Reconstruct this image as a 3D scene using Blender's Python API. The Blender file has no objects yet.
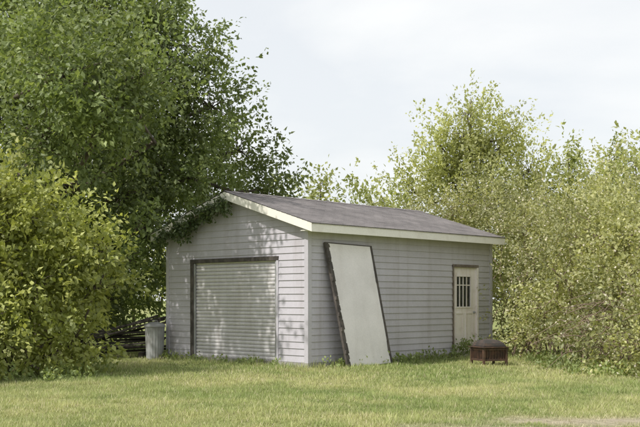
import bpy, math, numpy as np
from mathutils import Vector, Matrix
rng = np.random.default_rng(7)
scene = bpy.context.scene
scene.view_settings.view_transform = 'Standard'
scene.view_settings.look = 'None'
scene.view_settings.exposure = 0

# ---------------------------------------------------------------- helpers
def link(o, parent=None):
    scene.collection.objects.link(o)
    if parent: o.parent = parent
    return o
def empty(name, loc=(0,0,0), rotz=0):
    e = bpy.data.objects.new(name, None); e.empty_display_size = .3
    e.location = loc; e.rotation_euler = (0,0,rotz)
    return link(e)
class MB:
    def __init__(s): s.v=[]; s.f=[]
    def face(s, *pts):
        b=len(s.v); s.v += [tuple(p) for p in pts]; s.f.append(tuple(range(b,b+len(pts))))
    def box(s, a, b, M=None):
        x0,y0,z0=a; x1,y1,z1=b
        P=[(x0,y0,z0),(x1,y0,z0),(x1,y1,z0),(x0,y1,z0),(x0,y0,z1),(x1,y0,z1),(x1,y1,z1),(x0,y1,z1)]
        if M is not None: P=[tuple(M@Vector(p)) for p in P]
        o=len(s.v); s.v+=P
        for q in ((0,3,2,1),(4,5,6,7),(0,1,5,4),(1,2,6,5),(2,3,7,6),(3,0,4,7)): s.f.append(tuple(o+i for i in q))
    def tube(s, pts, rad, n=6):
        pts=[Vector(p) for p in pts]; o=len(s.v)
        for i,p in enumerate(pts):
            d=(pts[min(i+1,len(pts)-1)]-pts[max(i-1,0)])
            if d.length<1e-6: d=Vector((0,0,1))
            d.normalize()
            a=d.cross(Vector((.31,.95,.05))).normalized(); b=d.cross(a)
            for k in range(n):
                t=2*math.pi*k/n
                s.v.append(tuple(p+(a*math.cos(t)+b*math.sin(t))*rad[i]))
        for i in range(len(pts)-1):
            for k in range(n):
                s.f.append((o+i*n+k,o+i*n+(k+1)%n,o+(i+1)*n+(k+1)%n,o+(i+1)*n+k))
        s.f.append(tuple(o+k for k in range(n))[::-1]); e=o+(len(pts)-1)*n
        s.f.append(tuple(e+k for k in range(n)))
    def lathe(s, prof, n=28, c=(0,0,0), rib=0):
        o=len(s.v)
        for r,z in prof:
            for k in range(n):
                t=2*math.pi*k/n; rr=r+(rib if k%2 else 0)
                s.v.append((c[0]+rr*math.cos(t),c[1]+rr*math.sin(t),c[2]+z))
        for i in range(len(prof)-1):
            for k in range(n):
                s.f.append((o+i*n+k,o+i*n+(k+1)%n,o+(i+1)*n+(k+1)%n,o+(i+1)*n+k))
    def obj(s, name, mat, parent=None, smooth=False, bevel=0):
        me=bpy.data.meshes.new(name); me.from_pydata(s.v,[],s.f); me.materials.append(mat)
        if smooth:
            for p in me.polygons: p.use_smooth=True
        o=bpy.data.objects.new(name,me)
        if bevel:
            m=o.modifiers.new('bev','BEVEL'); m.width=bevel; m.segments=2; m.limit_method='ANGLE'
        return link(o,parent)

def np_mesh(name, verts, faces, col, mat, parent=None):
    me=bpy.data.meshes.new(name); N=len(verts); M,k=faces.shape
    me.vertices.add(N); me.vertices.foreach_set('co',verts.astype(np.float32).ravel())
    me.loops.add(M*k); me.loops.foreach_set('vertex_index',faces.astype(np.int32).ravel())
    me.polygons.add(M); me.polygons.foreach_set('loop_start',np.arange(0,M*k,k,dtype=np.int32))
    me.polygons.foreach_set('loop_total',np.full(M,k,dtype=np.int32))
    a=me.color_attributes.new('Col','FLOAT_COLOR','POINT')
    a.data.foreach_set('color',np.concatenate([col,np.ones((N,1))],1).astype(np.float32).ravel())
    me.update(calc_edges=True); me.materials.append(mat)
    return link(bpy.data.objects.new(name,me),parent)

_lat=rng.random((256,256))
def vnoise(x,y):
    xi=np.floor(x).astype(int); yi=np.floor(y).astype(int); fx=x-xi; fy=y-yi
    fx=fx*fx*(3-2*fx); fy=fy*fy*(3-2*fy)
    g=lambda i,j:_lat[i%256,j%256]
    return (g(xi,yi)*(1-fx)+g(xi+1,yi)*fx)*(1-fy)+(g(xi,yi+1)*(1-fx)+g(xi+1,yi+1)*fx)*fy

# ---------------------------------------------------------------- materials
def newmat(name):
    m=bpy.data.materials.new(name); m.use_nodes=True; nt=m.node_tree
    return m,nt,nt.nodes['Principled BSDF']
def ramp(nt, fac, stops):
    r=nt.nodes.new('ShaderNodeValToRGB'); e=r.color_ramp.elements
    while len(e)<len(stops): e.new(.5)
    for i,(p,c) in enumerate(stops): e[i].position=p; e[i].color=(*c,1)
    nt.links.new(fac,r.inputs[0]); return r.outputs[0]
def noise(nt, scale, detail=5, stretch=(1,1,1), rough=.6):
    t=nt.nodes.new('ShaderNodeTexCoord'); mp=nt.nodes.new('ShaderNodeMapping'); mp.inputs['Scale'].default_value=stretch
    n=nt.nodes.new('ShaderNodeTexNoise'); n.inputs['Scale'].default_value=scale; n.inputs['Detail'].default_value=detail
    n.inputs['Roughness'].default_value=rough
    nt.links.new(t.outputs['Object'],mp.inputs[0]); nt.links.new(mp.outputs[0],n.inputs['Vector']); return n.outputs['Fac']
def mixc(nt,f,a,b,mode='MIX'):
    m=nt.nodes.new('ShaderNodeMix'); m.data_type='RGBA'; m.blend_type=mode
    for sock,val in ((m.inputs[0],f),(m.inputs[6],a),(m.inputs[7],b)):
        if isinstance(val,(float,int)): sock.default_value=val
        elif isinstance(val,tuple): sock.default_value=(*val,1)
        else: nt.links.new(val,sock)
    return m.outputs[2]
def paint(name, c, dirt, rough=.5, sc=3, amt=(.45,.75), stretch=(1,1,1), fine=40, bump=.1, streak=None):
    m,nt,b=newmat(name)
    base=mixc(nt, ramp(nt,noise(nt,sc,6,stretch),[(amt[0],(0,0,0)),(amt[1],(1,1,1))]), c, dirt)
    f=noise(nt,fine,3)
    base=mixc(nt,.22,base,ramp(nt,f,[(.3,(.55,.55,.55)),(.7,(1,1,1))]),'MULTIPLY')
    if streak:
        s=ramp(nt,noise(nt,streak[0],4,(1,1,.06)),[(.5,(1,1,1)),(.75,streak[1])])
        base=mixc(nt,1.0,base,s,'MULTIPLY')
    nt.links.new(base,b.inputs['Base Color']); b.inputs['Roughness'].default_value=rough
    bp=nt.nodes.new('ShaderNodeBump'); bp.inputs['Strength'].default_value=bump; bp.inputs['Distance'].default_value=.01
    nt.links.new(f,bp.inputs['Height']); nt.links.new(bp.outputs[0],b.inputs['Normal'])
    return m
M_siding=paint('siding_paint',(.545,.525,.59),(.46,.44,.485),.5,1.2,(.4,.8),streak=(5,(.84,.82,.80)))
M_trim=paint('white_trim',(.87,.84,.79),(.66,.61,.54),.45,2.5,(.55,.9))
M_roller=paint('roller_door_paint',(.68,.66,.69),(.56,.54,.55),.42,2,(.45,.8),streak=(6,(.84,.82,.79)))
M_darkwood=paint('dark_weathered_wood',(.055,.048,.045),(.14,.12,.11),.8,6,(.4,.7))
M_brownwood=paint('brown_weathered_wood',(.13,.10,.085),(.26,.225,.195),.8,8,(.4,.7))
M_plank=paint('old_planks_shade_toned',(.06,.05,.045),(.03,.025,.022),.9,8,(.35,.7))  # plank colours darkened to carry the shadow the pile lies in
M_door=paint('side_door_paint',(.88,.82,.82),(.56,.48,.42),.5,5,(.55,.88),streak=(7,(.84,.79,.73)))
M_panel=paint('panel_board',(.88,.84,.86),(.72,.69,.70),.6,1.6,(.35,.8),streak=(4,(.9,.89,.88)))
M_rust=paint('rusty_steel',(.13,.07,.045),(.045,.032,.027),.55,9,(.35,.65),bump=.4)
M_black=paint('black_steel',(.04,.036,.034),(.10,.065,.05),.6,9,(.45,.7))
M_galv=paint('galvanised_metal',(.36,.37,.38),(.24,.23,.22),.5,5,(.4,.7))
M_bark=paint('bark',(.16,.13,.105),(.08,.065,.05),.9,6,(.35,.65),stretch=(1,1,.3),bump=.6)
M_twig=paint('twig_bark',(.27,.20,.15),(.15,.11,.09),.9,6)
M_concrete=paint('concrete',(.36,.35,.32),(.22,.21,.18),.9,5)
M_glass,nt,b=newmat('window_glass'); b.inputs['Base Color'].default_value=(.02,.022,.024,1); b.inputs['Roughness'].default_value=.08
M_roof,nt,b=newmat('asphalt_shingles')
t=nt.nodes.new('ShaderNodeTexCoord'); br=nt.nodes.new('ShaderNodeTexBrick')
br.inputs['Scale'].default_value=1; br.inputs['Brick Width'].default_value=.31; br.inputs['Row Height'].default_value=.1435
br.inputs['Mortar Size'].default_value=.004; br.inputs['Color1'].default_value=(.28,.26,.265,1); br.inputs['Color2'].default_value=(.21,.195,.20,1)
br.inputs['Mortar'].default_value=(.06,.06,.06,1)
nt.links.new(t.outputs['Object'],br.inputs['Vector'])
c=mixc(nt,.7,br.outputs[0],ramp(nt,noise(nt,1.5,6),[(.3,(.6,.58,.57)),(.7,(1.15,1.12,1.1))]),'MULTIPLY')
c=mixc(nt,.5,c,ramp(nt,noise(nt,120,2),[(.3,(.5,.5,.5)),(.7,(1.2,1.2,1.2))]),'MULTIPLY')
nt.links.new(c,b.inputs['Base Color']); b.inputs['Roughness'].default_value=.9

def leafmat(name, trans=.35, gloss=.06, tint=(1.0,1.05,.55)):
    m=bpy.data.materials.new(name); m.use_nodes=True; nt=m.node_tree; nt.nodes.clear()
    out=nt.nodes.new('ShaderNodeOutputMaterial'); at=nt.nodes.new('ShaderNodeAttribute'); at.attribute_name='Col'
    d=nt.nodes.new('ShaderNodeBsdfDiffuse'); tr=nt.nodes.new('ShaderNodeBsdfTranslucent')
    g=nt.nodes.new('ShaderNodeBsdfGlossy'); g.inputs['Roughness'].default_value=.6; g.inputs['Color'].default_value=(.95,.97,.9,1)
    nt.links.new(at.outputs['Color'],d.inputs[0])
    nt.links.new(mixc(nt,1.0,at.outputs['Color'],tint,'MULTIPLY'),tr.inputs[0])
    m1=nt.nodes.new('ShaderNodeMixShader'); m1.inputs[0].default_value=trans
    nt.links.new(d.outputs[0],m1.inputs[1]); nt.links.new(tr.outputs[0],m1.inputs[2])
    m2=nt.nodes.new('ShaderNodeMixShader'); m2.inputs[0].default_value=gloss
    nt.links.new(m1.outputs[0],m2.inputs[1]); nt.links.new(g.outputs[0],m2.inputs[2])
    nt.links.new(m2.outputs[0],out.inputs[0]); return m
M_leaf=leafmat('leaves',.42,.04,(1.3,1.3,.75)); M_blade=leafmat('grass_blades',.3,.03,(1.1,1.1,.8))

# ---------------------------------------------------------------- camera, sun, sky
cam=bpy.data.cameras.new('camera'); co=bpy.data.objects.new('camera',cam); link(co)
co.location=(0,0,1.3); co.rotation_euler=(math.radians(90),0,0)
cam.sensor_width=36; cam.lens=56.25; cam.shift_y=.1336; cam.clip_end=2000; scene.camera=co
EL=math.radians(50); az=math.atan2(-.82,-.57)
ts=Vector((math.sin(az)*math.cos(EL),math.cos(az)*math.cos(EL),math.sin(EL)))
sl=bpy.data.lights.new('sun','SUN'); sl.energy=4.1; sl.angle=math.radians(.8); sl.color=(1,.955,.87)
so=bpy.data.objects.new('sun',sl); link(so); so.rotation_euler=ts.to_track_quat('Z','Y').to_euler()
w=bpy.data.worlds.new('World'); scene.world=w; w.use_nodes=True; nt=w.node_tree; bg=nt.nodes['Background']
sk=nt.nodes.new('ShaderNodeTexSky'); sk.sky_type='NISHITA'; sk.sun_disc=False; sk.sun_elevation=EL; sk.sun_rotation=az
sk.air_density=1.0; sk.dust_density=3.0
tc=nt.nodes.new('ShaderNodeTexCoord'); mp=nt.nodes.new('ShaderNodeMapping'); mp.inputs['Scale'].default_value=(1,1,3.4); mp.inputs['Location'].default_value=(.3,.2,.1)
nz=nt.nodes.new('ShaderNodeTexNoise'); nz.inputs['Scale'].default_value=2.3; nz.inputs['Detail'].default_value=7; nz.inputs['Roughness'].default_value=.5; nz.inputs['Distortion'].default_value=.3
nt.links.new(tc.outputs['Generated'],mp.inputs[0]); nt.links.new(mp.outputs[0],nz.inputs['Vector'])
f=ramp(nt,nz.outputs[0],[(.40,(.76,.76,.76)),(.62,(.98,.98,.98))])
nt.links.new(mixc(nt,f,sk.outputs[0],(6.75,6.85,6.85)),bg.inputs[0]); bg.inputs[1].default_value=.15

# ---------------------------------------------------------------- ground
def gz(x,y):
    return .10*(vnoise(x*.35+40,y*.35+40)-.5)+.03*(vnoise(x*1.3,y*1.3)-.5)
def dirt(x,y):
    e=((x-3.3)/1.9)**2+((y-10.75)/.7)**2
    e2=((x-1.9)/1.5)**2+((y-9.95)/.30)**2
    n=vnoise(x*2.2+9,y*2.2+5)*.7+vnoise(x*7,y*7)*.6
    return np.clip(1.65-np.minimum(e,e2)-n,0,1)
def patch(x,y):
    return .45*vnoise(x*.5+3,y*.5+7)+.3*vnoise(x*1.7,y*1.7+50)+.25*vnoise(x*5+11,y*5)
def grasscol(x,y):
    p=patch(x,y)[:,None]; d=dirt(x,y)[:,None]
    a=np.array([.26,.325,.11]); b_=np.array([.47,.48,.22]); dd=np.array([.56,.49,.38])
    c=a+(b_-a)*np.clip((p-.28)*2.3,0,1)
    return c*(1-d)+dd*d
far=[-600,-200,-80,-40]; 
xs=np.array(far+list(np.arange(-20,20.01,.2))+[40,80,200,600]); ys=np.array([-600,-100,-30]+list(np.arange(-6,34.01,.2))+[45,80,200,700])
X,Y=np.meshgrid(xs,ys,indexing='ij'); nx,ny=X.shape; x=X.ravel(); y=Y.ravel()
near=((np.abs(x)<=20)&(y>-7)&(y<35)); z=np.where(near,gz(x,y),0)
idx=np.arange(nx*ny).reshape(nx,ny)
F=np.stack([idx[:-1,:-1],idx[1:,:-1],idx[1:,1:],idx[:-1,1:]],-1).reshape(-1,4)
M_ground,nt,b=newmat('lawn_soil'); at=nt.nodes.new('ShaderNodeAttribute'); at.attribute_name='Col'
c=mixc(nt,.8,at.outputs['Color'],ramp(nt,noise(nt,14,8),[(.3,(.5,.5,.46)),(.65,(1.05,1.05,1.0))]),'MULTIPLY')
nt.links.new(c,b.inputs['Base Color']); b.inputs['Roughness'].default_value=1; b.inputs['Specular IOR Level'].default_value=.1
bp=nt.nodes.new('ShaderNodeBump'); bp.inputs['Distance'].default_value=.03; nt.links.new(noise(nt,40,4),bp.inputs['Height']); nt.links.new(bp.outputs[0],b.inputs['Normal'])
np_mesh('ground',np.stack([x,y,z],1),F,grasscol(x,y)*.8,M_ground)

CX,CY=-.226,18.8; RZ=math.radians(46.2); vx,vy=math.cos(RZ),math.sin(RZ); ux,uy=-vy,vx
def loc(x,y): return (x-CX)*vx+(y-CY)*vy,(x-CX)*ux+(y-CY)*uy
def blades(n, yr, hmin, hmax, wd):
    y=np.sqrt(rng.random(n)*(yr[1]**2-yr[0]**2)+yr[0]**2); x=(rng.random(n)*2-1)*(.46*y+.4)
    lx,ly=loc(x,y); keep=~((lx>.0)&(lx<6.05)&(ly>0)&(ly<4.28)); 
    keep&=rng.random(n)>dirt(x,y)*.95
    x=x[keep]; y=y[keep]; lx=lx[keep]; ly=ly[keep]; n=len(x)
    p=patch(x,y); tuft=vnoise(x*7+2,y*7+8)*.6+.4*vnoise(x*2.6+30,y*2.6)
    h=(hmin+(hmax-hmin)*rng.random(n)**1.5)*(.25+1.5*tuft)*(1-.5*dirt(x,y))
    dw=np.maximum(np.maximum(-lx,lx-6.05),np.maximum(-ly,ly-4.28))
    h*=1+3.0*np.exp(-np.maximum(dw,0)/.2)*(vnoise(x*3,y*3)+.1)
    a=rng.random(n)*2*math.pi; lean=(rng.random(n)*.9)*h; b_=rng.random(n)*2*math.pi
    P=np.stack([x,y,gz(x,y)-.004],1); S=np.stack([np.cos(a),np.sin(a),0*a],1)*wd*(.6+.8*rng.random(n))[:,None]/2
    T=P+np.stack([np.cos(b_)*lean,np.sin(b_)*lean,h],1)
    V=np.stack([P-S,P+S,T],1).reshape(-1,3); Fc=np.arange(3*n).reshape(n,3)
    c=grasscol(x,y)*(.72+.6*rng.random(n))[:,None]*(.8+.4*tuft)[:,None]
    dry=rng.random(n)<(.09+.5*np.clip(p-.45,0,1)); c[dry]=np.array([.62,.56,.38])*(.7+.5*rng.random(dry.sum()))[:,None]
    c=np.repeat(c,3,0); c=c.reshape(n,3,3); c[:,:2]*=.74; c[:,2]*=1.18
    return V,Fc,c.reshape(-1,3)
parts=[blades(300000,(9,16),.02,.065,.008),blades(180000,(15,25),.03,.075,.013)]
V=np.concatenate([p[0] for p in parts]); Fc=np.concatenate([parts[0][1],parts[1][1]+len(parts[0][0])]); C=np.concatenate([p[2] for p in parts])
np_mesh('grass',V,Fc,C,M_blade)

# ---------------------------------------------------------------- garage
G=empty('garage',(CX,CY,0),RZ)
W,L=4.28,6.05; EX=.13; SL=.307
def rooftop(y): return 2.72+SL*(y+.3) if y<=W/2 else 2.72+SL*(W-y+.3)
def siding(mb, org, d, nrm, length, top, ops, zc=None, gable=False, z0=.10):
    org=Vector(org); d=Vector(d); nrm=Vector(nrm)
    def P(s,z,o): return org+d*s+nrm*o+Vector((0,0,z))
    z=z0
    zmax=top if not gable else rooftop(W/2)-.07
    while z<zmax-1e-4:
        za,zb=z,min(z+EX,zmax)
        def srange(zz):
            if not gable or zz<=rooftop(0)-.07: return 0,length
            k=(zz-(rooftop(0)-.07))/SL; return k,length-k
        def strip(a0,a1,b0,b1,q0,q1):
            f=lambda q:.004+.016*(1-(q-z)/EX)
            mb.face(P(a0,q0,f(q0)),P(a1,q0,f(q0)),P(b1,q1,f(q1)),P(b0,q1,f(q1)))
            mb.face(P(a0,q0,0),P(a1,q0,0),P(a1,q0,f(q0)),P(a0,q0,f(q0)))
        a0,a1=srange(za); b0,b1=srange(zb)
        hit=[o for o in ops if za<o[3] and zb>o[2]]
        if not hit: strip(a0,a1,b0,b1,za,zb)
        else:
            o=hit[0]; strip(a0,o[0],b0,o[0],za,zb); strip(o[1],a1,o[1],b1,za,zb)
            if zb>o[3]: strip(o[0],o[1],o[0],o[1],o[3],zb)
        z+=EX
DF=(.80,3.42,0,2.12)
DS=(4.54,5.50,0,2.06)
sd=MB()
siding(sd,(0,0,0),(0,1,0),(-1,0,0),W,0,[DF],gable=True)
siding(sd,(L,0,0),(0,1,0),(1,0,0),W,0,[],gable=True)
siding(sd,(0,0,0),(1,0,0),(0,-1,0),L,2.62,[DS])
siding(sd,(0,W,0),(1,0,0),(0,1,0),L,2.62,[])
sd.obj('siding',M_siding,G)
wl=MB(); T=.1
for (a,b_) in (((0.003,.003,.02),(T,DF[0],2.6)),((.003,DF[1],.02),(T,W-.003,2.6)),((.003,DF[0],DF[3]),(T,DF[1],2.6)),
             ((L-T,.003,.02),(L-.003,W-.003,2.6)),((T,W-T,.02),(L-T,W-.003,2.6)),
             ((T,.003,.02),(DS[0],T,2.6)),((DS[1],.003,.02),(L-T,T,2.6)),((DS[0],.003,DS[3]),(DS[1],T,2.6))): wl.box(a,b_)
for x0 in (.003,L-T):
    for s in (0,1):
        wl.face((x0+s*(T-.003),0,2.6),(x0+s*(T-.003),W,2.6),(x0+s*(T-.003),W,2.7),(x0+s*(T-.003),W/2,3.38),(x0+s*(T-.003),0,2.7))
wl.obj('wall_core',M_siding,G)
fd=MB(); fd.box((-.03,-.03,-.15),(L+.03,W+.03,.095)); fd.obj('foundation',M_concrete,G)
cp=MB()
for (cx,cy,sx,sy) in ((0,0,-1,-1),(L,0,1,-1),(0,W,-1,1),(L,W,1,1)):
    def seg(a,b,z0=.09,z1=2.6):
        cp.box((min(a[0],b[0]),min(a[1],b[1]),z0),(max(a[0],b[0]),max(a[1],b[1]),z1))
    seg((cx+sx*.026,cy+sy*.026),(cx+sx*.004,cy-sy*.075)); seg((cx+sx*.003,cy+sy*.027),(cx-sx*.075,cy+sy*.004))
cp.obj('corner_trim',M_siding,G,bevel=.003)
rf=MB(); x0,x1=-.24,L+.09; course=.1435; ya=-.33; th=.008
n=int((W/2+.33)/course*math.sqrt(1+SL*SL))
dy=(W/2+.33)/n
for side in (0,1):
    for i in range(n):
        y0=ya+i*dy; y1=y0+dy
        zz0=2.711+SL*(y0+.33)+th; zz1=2.711+SL*(y1+.33)
        f=(lambda q:q) if side==0 else (lambda q:W-q)
        P=[(x0,f(y0),zz0),(x1,f(y0),zz0),(x1,f(y1),zz1),(x0,f(y1),zz1)]
        Q=[(x0,f(y0),zz0-th-(.015 if i==0 else 0)),(x1,f(y0),zz0-th-(.015 if i==0 else 0)),(x1,f(y0),zz0),(x0,f(y0),zz0)]
        rf.face(*(P if side==0 else P[::-1])); rf.face(*(Q if side==0 else Q[::-1]))
zr=2.711+SL*(W/2+.33)
for s in (-1,1):
    i=0; q=x0-.004
    while q<x1:
        o=.008+.004*(i%2); e=min(q+.3,x1+.004)
        rf.face((q,W/2,zr+o+.008),(e,W/2,zr+o+.002),(e,W/2+s*.13,zr-.13*SL+o+.002),(q,W/2+s*.13,zr-.13*SL+o+.004)); q+=.2; i+=1
rf.obj('roof_shingles',M_roof,G)
dk=MB()
for s in (0,1):
    f=(lambda q:q) if s==0 else (lambda q:W-q)
    a=[(-.2,f(-.29),2.70),(L+.06,f(-.29),2.70),(L+.06,f(W/2),2.70+SL*(W/2+.29)),(-.2,f(W/2),2.70+SL*(W/2+.29))]
    lo=[(p[0],p[1],p[2]-.03) for p in a]
    dk.face(*a); dk.face(*lo[::-1])
dk.obj('roof_deck',M_brownwood,G)
tr=MB()
for f in (0,1):
    ys=(-.315,-.29) if f==0 else (W+.29,W+.315)
    tr.box((-.2,ys[0],2.545),(L+.06,ys[1],2.703))
    ys=(-.29,0.0) if f==0 else (W,W+.29)
    tr.box((-.2,ys[0],2.572),(L+.06,ys[1],2.585))
for xa,xb in ((-.226,-.2),(L+.06,L+.086)):
    for s in (0,1):
        f=(lambda q:q) if s==0 else (lambda q:W-q)
        P=[]
        for xx in (xa,xb):
            P+= [(xx,f(-.315),2.545),(xx,f(W/2),2.545+SL*(W/2+.315)),(xx,f(W/2),2.706+SL*(W/2+.315)),(xx,f(-.315),2.706)]
        o=len(tr.v); tr.v+=P
        for q in ((0,1,2,3),(7,6,5,4),(0,4,5,1),(3,2,6,7),(0,3,7,4)): tr.f.append(tuple(o+i for i in q))
for xa,xb in ((-.2,-.02),(L+.02,L+.06)):
    for s in (0,1):
        f=(lambda q:q) if s==0 else (lambda q:W-q)
        tr.face((xa,f(0),2.60+SL*.3),(xb,f(0),2.60+SL*.3),(xb,f(W/2),2.60+SL*(W/2+.3)),(xa,f(W/2),2.60+SL*(W/2+.3)))
tr.obj('fascia_and_rake_boards',M_trim,G,bevel=.002)
# roller door
rd=MB(); p=.0735; z=.03; xo=.045
prof=[(0,.0),(.15,.014),(.5,.019),(.82,.014),(.93,0),(1,-.006)]
while z<DF[3]-.06:
    for (t0,o0),(t1,o1) in zip(prof[:-1],prof[1:]):
        rd.face((xo-o0,DF[0]+.035,z+t0*p),(xo-o0,DF[1]-.035,z+t0*p),(xo-o1,DF[1]-.035,z+t1*p),(xo-o1,DF[0]+.035,z+t1*p))
    z+=p
rd.box((xo-.02,DF[0]+.035,-.02),(xo+.02,DF[1]-.035,.029))
rd.obj('roller_door',M_roller,G)
fr=MB()
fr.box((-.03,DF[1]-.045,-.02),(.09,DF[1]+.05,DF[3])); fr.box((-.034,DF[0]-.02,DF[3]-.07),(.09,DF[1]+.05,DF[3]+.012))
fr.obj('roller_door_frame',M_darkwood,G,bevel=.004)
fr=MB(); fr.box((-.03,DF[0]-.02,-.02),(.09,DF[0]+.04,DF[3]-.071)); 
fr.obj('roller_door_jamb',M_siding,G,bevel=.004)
ll=MB(); 
ll.box((-.012,DF[0]+.045,0.0),(.02,DF[0]+.085,DF[3]-.075)); ll.box((-.012,DF[1]-.09,0),(.02,DF[1]-.05,DF[3]-.075))
ll.obj('roller_guides',M_galv,G)
# side door
sdr=MB(); a,b_=DS[0]+.045,DS[1]-.045; zt=DS[3]-.05; y0,y1=.02,.06
wx0,wx1,wz0,wz1=a+.14,b_-.20,1.13,1.80
sdr.box((a,y0,.03),(b_,y1,wz0)); sdr.box((a,y0,wz1),(b_,y1,zt)); sdr.box((a,y0,wz0),(wx0,y1,wz1)); sdr.box((wx1,y0,wz0),(b_,y1,wz1))
for k in range(1,4):
    xm=wx0+(wx1-wx0)*k/4; sdr.box((xm-.014,y0+.003,wz0),(xm+.014,y1-.003,wz1))
sdr.box((wx0,y0+.006,1.60),(wx1,y1-.008,1.622))
for (p0,p1,q0,q1) in ((a+.1,(a+b_)/2-.04,.18,1.0),((a+b_)/2+.04,b_-.1,.18,1.0)):
    for bx in ((p0,q0,p1,q0+.03),(p0,q1-.03,p1,q1),(p0,q0+.03,p0+.03,q1-.03),(p1-.03,q0+.03,p1,q1-.03)):
        sdr.box((bx[0],y0-.012,bx[1]),(bx[2],y0-.001,bx[3]))
for bx in ((wx0-.03,wz0-.03,wx1+.03,wz0-.001),(wx0-.03,wz1+.001,wx1+.03,wz1+.03),(wx0-.03,wz0,wx0-.001,wz1),(wx1+.001,wz0,wx1+.03,wz1)):
    sdr.box((bx[0],y0-.014,bx[1]),(bx[2],y0-.001,bx[3]))
sdr.obj('side_door',M_door,G)
gl=MB(); gl.box((wx0,y0+.015,wz0),(wx1,y0+.02,wz1)); gl.obj('side_door_window',M_glass,G)
kn=MB(); kn.lathe([(0,0),(.022,.0),(.03,.02),(.022,.045),(.0,.05)],16); k=kn.obj('door_knob',M_galv,G,True); k.location=(b_-.08,y0,1.0); k.rotation_euler=(math.radians(90),0,0)
jf=MB(); jf.box((DS[0]-.012,-.03,.0),(DS[0]+.044,.09,DS[3])); jf.box((DS[0]-.012,-.033,DS[3]-.05),(DS[1]+.012,.09,DS[3]+.01))
jf.obj('side_door_frame',M_brownwood,G,bevel=.003)
jf=MB(); jf.box((DS[1]-.044,-.03,0),(DS[1]+.012,.09,DS[3]-.051)); jf.obj('side_door_jamb',M_door,G,bevel=.003)
st=MB(); st.box((DS[0]-.05,-.28,-.1),(DS[1]+.05,-.035,.07)); st.obj('door_step',M_concrete,G,bevel=.01)

# ---------------------------------------------------------------- leaning panel (garage-frame coordinates)
LP=empty('leaning_door_panel',(CX,CY,0),RZ)
def quadboard(mb, bl,br_,tr_,tl, th):
    bl,br_,tr_,tl=map(Vector,(bl,br_,tr_,tl)); n=(br_-bl).cross(tl-bl).normalized()*th
    P=[bl,br_,tr_,tl]; Q=[p-n for p in P]; o=len(mb.v); mb.v+=[tuple(p) for p in P+Q]
    for q in ((0,1,2,3),(7,6,5,4),(0,4,5,1),(1,5,6,2),(2,6,7,3),(3,7,4,0)): mb.f.append(tuple(o+i for i in q))
BL=Vector((.65,-.42,.0)); BR=Vector((1.98,-.42,.02)); TR=Vector((1.735,-.075,2.36)); TL=Vector((.385,-.075,2.385))
def LPp(s,t): return BL*(1-s)*(1-t)+BR*s*(1-t)+TR*s*t+TL*(1-s)*t
bd=MB(); quadboard(bd,LPp(.06,.004),LPp(.960,.004),LPp(.960,.992),LPp(.06,.992),.03); bd.obj('board',M_panel,LP)
ed=MB(); nn=(BR-BL).cross(TL-BL).normalized()*.008
def strip(s0,s1,t0,t1): quadboard(ed,LPp(s0,t0)+nn,LPp(s1,t0)+nn,LPp(s1,t1)+nn,LPp(s0,t1)+nn,.05)
strip(0,.058,0,1); strip(.962,1,0,1); strip(.059,.961,.993,1)
tt=0
while tt<.97:
    e=min(tt+rng.uniform(.03,.09),.985); q=rng.uniform(.0,.022); quadboard(ed,LPp(.057,tt)+nn*1.4,LPp(.06+q,tt)+nn*1.4,LPp(.06+q*.6,e)+nn*1.4,LPp(.057,e)+nn*1.4,.01)
    if rng.random()<.6: quadboard(ed,LPp(.963-q,tt)+nn*1.4,LPp(.966,tt)+nn*1.4,LPp(.966,e)+nn*1.4,LPp(.963-q*.5,e)+nn*1.4,.01)
    tt=e+rng.uniform(0,.03)
for t in (.12,.3,.42,.55,.7,.86):
    s2=LPp(.02,t); ed.box(tuple(s2+Vector((-.03,-.03,-.03))),tuple(s2+Vector((.03,.0,.045))))
ed.obj('edge_frame',M_darkwood,LP)

# ---------------------------------------------------------------- fire pit
FP=empty('fire_pit',(3.36,19.9,-.02),math.radians(20))
fp=MB(); h=.25
for sx in (-1,1):
    for sy in (-1,1):
        fp.box((sx*h-.022,sy*h-.022,-.03),(sx*h+.022,sy*h+.022,.36))
for s in (-1,1):
    fp.box((-h+.022,s*h-.012,.10),(h-.022,s*h+.012,.14)); fp.box((-h+.022,s*h-.012,.31),(h-.022,s*h+.012,.35))
    fp.box((s*h-.012,-h+.022,.10),(s*h+.012,h-.022,.14)); fp.box((s*h-.012,-h+.022,.31),(s*h+.012,h-.022,.35))
    fp.box((-h+.022,s*(h-.02)-.004,.14),(h-.022,s*(h-.02)+.004,.31)); fp.box((s*(h-.02)-.004,-h+.022,.14),(s*(h-.02)+.004,h-.022,.31))
    for k in range(-3,4):
        fp.box((k*.062-.005,s*h-.009,.14),(k*.062+.005,s*h+.009,.31)); fp.box((s*h-.009,k*.062-.005,.14),(s*h+.009,k*.062+.005,.31))
fp.box((-.30,-.30,.361),(.30,.30,.378)); fp.obj('frame_and_bowl',M_rust,FP,bevel=.003)
ld=MB(); ld.box((-.25,-.25,.379),(.25,.25,.40))
P=[(.24,.401),(.215,.45),(.15,.50),(.06,.525),(.0,.53)]
for (r0,z0),(r1,z1) in zip(P[:-1],P[1:]):
    for k in range(4):
        c0,s0=[(1,1),(-1,1),(-1,-1),(1,-1)][k]; c1,s1=[(1,1),(-1,1),(-1,-1),(1,-1)][(k+1)%4]
        ld.face((c0*r0,s0*r0,z0),(c1*r0,s1*r0,z0),(c1*r1,s1*r1,z1),(c0*r1,s0*r1,z1))
ld.tube([(-.05,0,.52),(-.05,0,.565),(.05,0,.565),(.05,0,.52)],[.008]*4,6)
ld.obj('dome_lid',M_black,FP)

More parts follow.
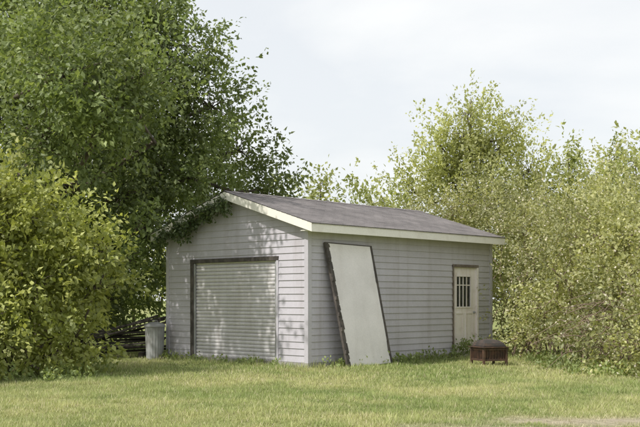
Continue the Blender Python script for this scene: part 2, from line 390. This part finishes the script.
# ---------------------------------------------------------------- trash can & planks left of garage
TCn=empty('trash_can',(-3.56,21.55,0))
t_=MB(); t_.lathe([(0,0),(.17,0),(.175,.02),(.205,.70),(.215,.71),(.21,.73)],40,rib=.006); t_.obj('body',M_galv,TCn)
t_=MB(); t_.lathe([(.225,.70),(.228,.735),(.20,.76),(.10,.80),(0,.81)],32); t_.tube([(-.06,0,.79),(-.05,0,.84),(.05,0,.84),(.06,0,.79)],[.008]*4); t_.obj('lid',M_galv,TCn,True)
WP=empty('plank_pile',(-4.4,22.3,0))
wp=MB()
for i in range(13):
    M=Matrix.Translation((rng.uniform(-.2,.3),rng.uniform(-.3,.3),.14+.05*i))@Matrix.Rotation(rng.uniform(-.35,.35),4,'Z')@Matrix.Rotation(rng.uniform(-.12,.05)-(.2 if i>8 else 0),4,'Y')
    wp.box((-.9,-.08,-.02),(.8,.08,.02),M)
wp.box((-.6,-.3,-.02),(-.5,.3,.12)); wp.box((.4,-.3,-.02),(.5,.3,.12))
wp.obj('planks',M_plank,WP)

# ---------------------------------------------------------------- foliage
def unit(n):
    v=rng.normal(size=(n,3)); return v/np.linalg.norm(v,axis=1)[:,None]
def foliage(name, blobs, parent, dens, per, lsize, cols, spread=(.34,.16), up=.25, flowers=0, fcol=(.70,.64,.55), shell=.45, droop=.25, zmin=.02, spikes=0, vary=.5):
    cc=[];oo=[];sp=[]
    for (x,y,z,r) in blobs:
        n=max(6,int(dens*r*r)); u=unit(n); u[:,2]*=.92
        rad=r*(shell+(1-shell)*rng.random(n)**.6)*(.72+.54*vnoise(u[:,0]*2.3+x*3+20,u[:,2]*2.3+u[:,1]*1.7+y*3+20))
        k=np.ones(n)
        if spikes:
            isp=(rng.random(n)<spikes)&(u[:,2]>-.1); rad[isp]*=1.12; k[isp]=1.7
        cc.append(np.array([x,y,z])+u*rad[:,None]); oo.append(u); sp.append(k)
    cc=np.concatenate(cc); oo=np.concatenate(oo); sp=np.concatenate(sp); k=cc[:,2]>zmin; cc=cc[k]; oo=oo[k]; sp=sp[k]
    oo=oo+np.array([0,0,up])+.35*rng.normal(size=oo.shape); oo/=np.linalg.norm(oo,axis=1)[:,None]
    n=len(cc); N=n*per
    O=np.repeat(oo,per,0); sc=np.repeat(.6+.8*rng.random(n),per); S=np.repeat(sp,per)
    t=rng.random(N)**.8*2-1
    c=np.repeat(cc,per,0)+O*(t*spread[0]*1.5*sc*S)[:,None]+rng.normal(size=(N,3))*(spread[1]*sc/S*(1.1-.5*t))[:,None]
    c[:,2]=c[:,2]-.10*(t>0)*t*spread[0]
    d=O*.7+unit(N)*.9; d[:,2]-=droop; d/=np.linalg.norm(d,axis=1)[:,None]
    nn=unit(N)*.75+np.array([-.25,-.25,.6]); nn-=d*np.sum(nn*d,1)[:,None]; nn/=np.linalg.norm(nn,axis=1)[:,None]+1e-9
    s=np.cross(d,nn); Ls=lsize*(.6+.8*rng.random(N)); Wd=Ls*.28
    cr=np.repeat(rng.random(n),per); lr=rng.random(N)
    c0,c1,c2=map(np.array,cols); q=np.clip(.6*cr+.4*lr,0,1)[:,None]
    col=np.where(q<.5,c0+(c1-c0)*q*2,c1+(c2-c1)*(q*2-1))
    bv=vnoise(cc[:,0]*1.3+60,cc[:,2]*1.5+cc[:,1]*.7+9); col=col*(1-vary/2+vary*np.repeat(bv,per))[:,None]
    if flowers:
        isf=(rng.random(N)<flowers*np.repeat(.2+1.6*rng.random(n),per)); col[isf]=np.array(fcol)*(.8+.4*rng.random(isf.sum()))[:,None]
        Ls[isf]*=.55; Wd[isf]=Ls[isf]*.5
    ok=c[:,2]>zmin
    lx,ly=loc(c[:,0],c[:,1]); ins=(lx>-.08)&(lx<L+.12)&(ly>-.1)&(ly<W+.1)&(c[:,2]<3.6)
    ok&=~ins
    c,d,nn,s,Ls,Wd,col=[a[ok] for a in (c,d,nn,s,Ls,Wd,col)]; N=len(c)
    m=c+d*(Ls*.42)[:,None]+nn*(Ls*.09)[:,None]
    V=np.stack([c,m+s*Wd[:,None],c+d*Ls[:,None],m-s*Wd[:,None]],1).reshape(-1,3)
    b0=np.arange(N)*4; Fc=np.stack([b0,b0+1,b0+2,b0,b0+2,b0+3],1).reshape(-1,3)
    np_mesh(name,V,Fc,np.repeat(col,4,0),M_leaf,parent)
    return cc
def limb(mb,a,b,r0,r1,wob=.12,n=6,sides=6,sag=0):
    a=Vector(a); b=Vector(b); pts=[];rad=[]
    Ln=(b-a).length
    for i in range(n+1):
        t=i/n; p=a.lerp(b,t)+Vector(rng.normal(size=3))*wob*Ln*.25*math.sin(math.pi*t)
        p.z+=sag*Ln*math.sin(math.pi*t); pts.append(p); rad.append(r0+(r1-r0)*t)
    mb.tube(pts,rad,sides)
    return pts
def twigs(mb, blobs, cc, k, r=.012, maxl=2.0):
    for (x,y,z,rr) in blobs:
        d=np.linalg.norm(cc-np.array([x,y,z]),axis=1); near=np.where(d<rr*1.1)[0]
        if len(near)==0: continue
        for j in rng.choice(near,min(k,len(near)),replace=False): limb(mb,(x,y,z),cc[j],r,.004,.25,4,4)

# --- large tree on the left
T1=empty('maple_tree')
bl=[(-3.75,24,7.4,1.25),(-2.6,24,5.9,1.0),(-2.1,25.5,5.1,.95),(-1.5,26.6,4.2,.8),(-4.9,24,8.2,1.7),(-6.8,25,9.2,2.4),
(-6.3,24,6.6,1.9),(-4.3,23.5,6.0,1.5),(-7.8,24,5.8,2.1),(-5.3,22.5,4.5,1.3),(-3.8,24,4.4,1.1),(-4.4,24,3.1,1.1),
(-4.9,25.6,1.7,1.2),(-9.5,25,7,2.1),(-9,27,9,2.1),(-6,27.3,6,2.0),(-3.6,27.5,4.6,1.5),(-5.2,23.8,1.2,.9),
(-4.7,18.3,5.4,1.15),(-3.9,18.8,4.9,.8),(-3.5,19.3,5.6,.85),(-5.4,20.0,6.2,1.2),(-5.4,19.5,4.4,.8),(-6,24,2.2,1.5),(-7.5,21.5,3,1.5),(-5.8,22.6,3.0,1.0),(-3.95,21.5,2.75,.35),(-4.1,21.6,2.2,.4),(-4.4,22.3,3.6,.6),(-2.9,23.6,4.2,.6)]
G1=((.095,.13,.045),(.175,.225,.075),(.31,.36,.14))
cc=foliage('leaves',bl,T1,66,46,.112,G1,spread=(.36,.12),droop=.35,spikes=.14,vary=.8)
tk=MB(); base=Vector((-6.9,24.6,-.1))
pts=[base,base+Vector((.05,0,1.2)),base+Vector((.12,.05,2.6)),base+Vector((-.05,.1,4.2)),base+Vector((.1,.1,6)),base+Vector((.1,.2,8.6))]
tk.tube(pts,[.34,.26,.23,.19,.14,.06],10)
for i,(x,y,z,r) in enumerate(bl):
    a=pts[min(4,max(1,int(z/2.1)-0))]; limb(tk,a,(x,y,z),.10,.03,.3,7,6,.06)
twigs(tk,bl,cc,18,.016)
tk.obj('trunk_and_limbs',M_bark,T1,True)

# --- sunlit shrub at left front
T2=empty('viburnum_shrub')
bl=[(-4.75,16.6,2.65,.75),(-4.1,16.9,2.35,.55),(-3.85,16.9,1.5,.5),(-4.7,16.5,1.5,.9),(-5.5,16.6,2.2,1.1),(-5.3,15.9,.8,.8),(-4.5,16.6,.65,.6),(-4.05,17.0,.6,.4),(-6.6,16.2,2,1.3),(-6.4,15.4,.9,1.0),(-5.6,18,2.7,1.0),(-4.7,18.0,1.6,.75),(-3.55,17.0,2.0,.33),(-5.2,16.4,3.1,.5)]
G2=((.16,.19,.055),(.31,.34,.095),(.50,.51,.17))
cc=foliage('leaves',bl,T2,92,42,.10,G2,spread=(.27,.085),droop=.3,up=.25,spikes=.25,vary=.6)
tk=MB()
for (x,y,z,r) in bl: limb(tk,(-4.9+rng.uniform(-.5,.5),17+rng.uniform(-.4,.4),-.05),(x,y,z),.03,.012,.2,6,5)
twigs(tk,bl,cc,12,.008); tk.obj('stems',M_bark,T2,True)

# --- flowering honeysuckle bushes on the right
T3=empty('honeysuckle_bush')
bl=[(3.5,27,3.6,.8),(4.6,27,3.8,.9),(5.1,25,3.4,.8),(4.9,23.5,2.9,.8),(5.6,23,3.0,.9),(4.9,23.8,1.7,.8),(4.75,24.0,.7,.8),(2.6,27.5,3.3,.8),(4.65,22.4,2.3,.42),(4.5,22.3,1.2,.40),(4.35,21.8,.5,.38),
(5.4,21,2.5,.85),(5.35,19.5,2.55,.75),(4.8,19.9,1.7,.75),(4.5,20.4,.95,.62),(5.6,18.5,1.7,.9),(5.0,18.6,.85,.7),(6.2,19.5,2.7,1.0),(6.5,22,3,1.2),
(5.2,16.2,.5,.55),(4.85,17.0,.45,.5),(5.6,16.8,1.2,.7),(7,18,2,1.3),(7.6,22,2.5,1.3),(6.6,15.4,1.1,1.0),(8.5,20,2.5,1.4),(5.3,22.3,1.2,.85),(7,25,3,1.3)]
G3=((.17,.185,.08),(.335,.345,.15),(.51,.50,.245))
cc=foliage('leaves',bl,T3,100,46,.076,G3,spread=(.34,.075),flowers=.11,up=.3,droop=.15,spikes=.3,vary=.8)
tk=MB()
for (x,y,z,r) in bl:
    for k in range(3): limb(tk,(x+rng.uniform(-.2,.5),y+rng.uniform(-.3,.3),-.05),(x+rng.uniform(-.2,.3),y,z),.022,.010,.25,6,5,.05)
twigs(tk,bl,cc,16,.008)
for k in range(34):
    a=(5.3+rng.uniform(-.4,.5),17.4+rng.uniform(-.8,1.2),.35+rng.random()*.9); limb(tk,a,(a[0]-rng.uniform(.7,1.5),a[1]-rng.uniform(.3,1.0),max(.05,a[2]+rng.uniform(-.45,.3))),.010,.004,.15,6,4,.12)
tk.obj('stems',M_twig,T3,True)

# --- lighter tree behind right
T4=empty('cottonwood_tree')
bl=[(4.75,32,7.3,.45),(4.6,32,6.6,.75),(5.2,32,6.5,.7),(3.95,32,5.7,.85),(4.8,32,5.6,.9),(5.8,32,6.2,.75),(6.7,32,5.4,.8),(3.0,32,4.7,.7),(4.8,32,4.8,1.4),(6.4,32,4.3,1.2),(5.2,33,3,1.6),(6.2,32,6.7,.3),(3.7,32,6.4,.35)]
G4=((.26,.29,.11),(.40,.42,.17),(.57,.57,.28))
cc=foliage('leaves',bl,T4,64,40,.11,G4,spread=(.46,.09),up=1.1,droop=0,spikes=.35)
tk=MB(); base=Vector((4.9,32.3,-.1)); pts=[base,base+Vector((0,0,2)),base+Vector((.05,0,4)),base+Vector((-.05,0,6)),base+Vector((-.05,-.2,7.8))]
tk.tube(pts,[.2,.16,.12,.07,.02],8)
for (x,y,z,r) in bl: limb(tk,pts[min(3,max(1,int(z/2.2)))],(x,y,z),.06,.02,.2,6,5)
twigs(tk,bl,cc,14,.012); tk.obj('trunk_and_limbs',M_bark,T4,True)

# --- trees along the back
T5=empty('distant_trees')
bl=[(.05,31,4.3,.4),(.0,31,4.9,.22),(.95,31,4.2,.65),(2.0,31,4.2,.75),(-.9,31,4.2,.7),(8.3,33,5.2,.75),(8.2,33,6.0,.3),(9.4,33,5.2,.8),(10.4,33,5.9,.8),(8.6,33,4.1,1.3),(10.6,33,4.3,1.4),(7.5,33,5.1,.5)]
for k in range(22):
    bl.append((-14+k*1.4,34+rng.uniform(-1,2),1.9+rng.uniform(-.3,.6),1.5)); 
for k in range(8): bl.append((-16+k*1.3,37,5+rng.uniform(-1,1),1.6)); 
for k in range(7): bl.append((10.5+k*1.5,30-k*1.2,3.2+rng.uniform(-1,1),1.9))
G5=((.23,.265,.10),(.35,.38,.15),(.50,.51,.23))
cc=foliage('leaves',bl,T5,32,34,.14,G5,spread=(.42,.12),up=.8,spikes=.25)
tk=MB()
for (x,y,z,r) in bl: limb(tk,(x+rng.uniform(-.3,.3),y+.2,-.05),(x,y,z),.07,.02,.08,5,5)
twigs(tk,bl,cc,6,.012); tk.obj('trunks',M_bark,T5,True)

# --- ivy hanging under the left rake of the gable
T6=empty('climbing_ivy')
pc=[]; tk=MB()
def Wp(xl,yl,z): return np.array([CX+xl*vx+yl*ux,CY+xl*vy+yl*uy,z])
for k in range(17):
    yy=2.12+k*.125; zt=rooftop(yy)-.16; hang=rng.uniform(.04,.26)*(1.5 if k in(0,1,2,9,10,11) else .75)
    a=Wp(-.25,yy,zt); b2=Wp(-.27,yy+rng.uniform(-.12,.1),zt-hang); limb(tk,a,b2,.006,.003,.2,4,4)
    for t in np.linspace(0,1,max(2,int(hang/.06))): pc.append(tuple(a*(1-t)+b2*t)+(.06,))
tk.obj('vines',M_twig,T6)
foliage('leaves',pc,T6,10,6,.085,((.05,.075,.03),(.085,.12,.045),(.15,.20,.07)),spread=(.06,.04),up=-.2)

# --- weeds at the foot of the walls and bushes
T7=empty('weeds')
wb=[]
for k in range(34):
    s=rng.uniform(0,6.2); q=.14+.2*rng.random(); wb.append((CX+s*vx-q*ux, CY+s*vy-q*uy, .04,rng.uniform(.03,.10)))
for k in range(8):
    s=rng.uniform(4.4,5.2); wb.append((CX+s*vx-.22*ux, CY+s*vy-.22*uy, .12+.2*rng.random(),rng.uniform(.05,.12)))
for k in range(12):
    s=rng.uniform(0,4.3); wb.append((CX+s*ux-.18*vx, CY+s*uy-.18*vy,.02,rng.uniform(.03,.06)))
for k in range(60):
    wb.append((rng.uniform(4.2,5.2),rng.uniform(15.8,21),.06,rng.uniform(.06,.16)))
for k in range(40):
    wb.append((rng.uniform(-5.5,-3.7),rng.uniform(15.4,18.5),.06,rng.uniform(.06,.14)))
foliage('leaves',wb,T7,250,8,.065,((.15,.20,.07),(.25,.31,.11),(.36,.42,.18)),spread=(.07,.05),up=.9,droop=-.3,zmin=.0)
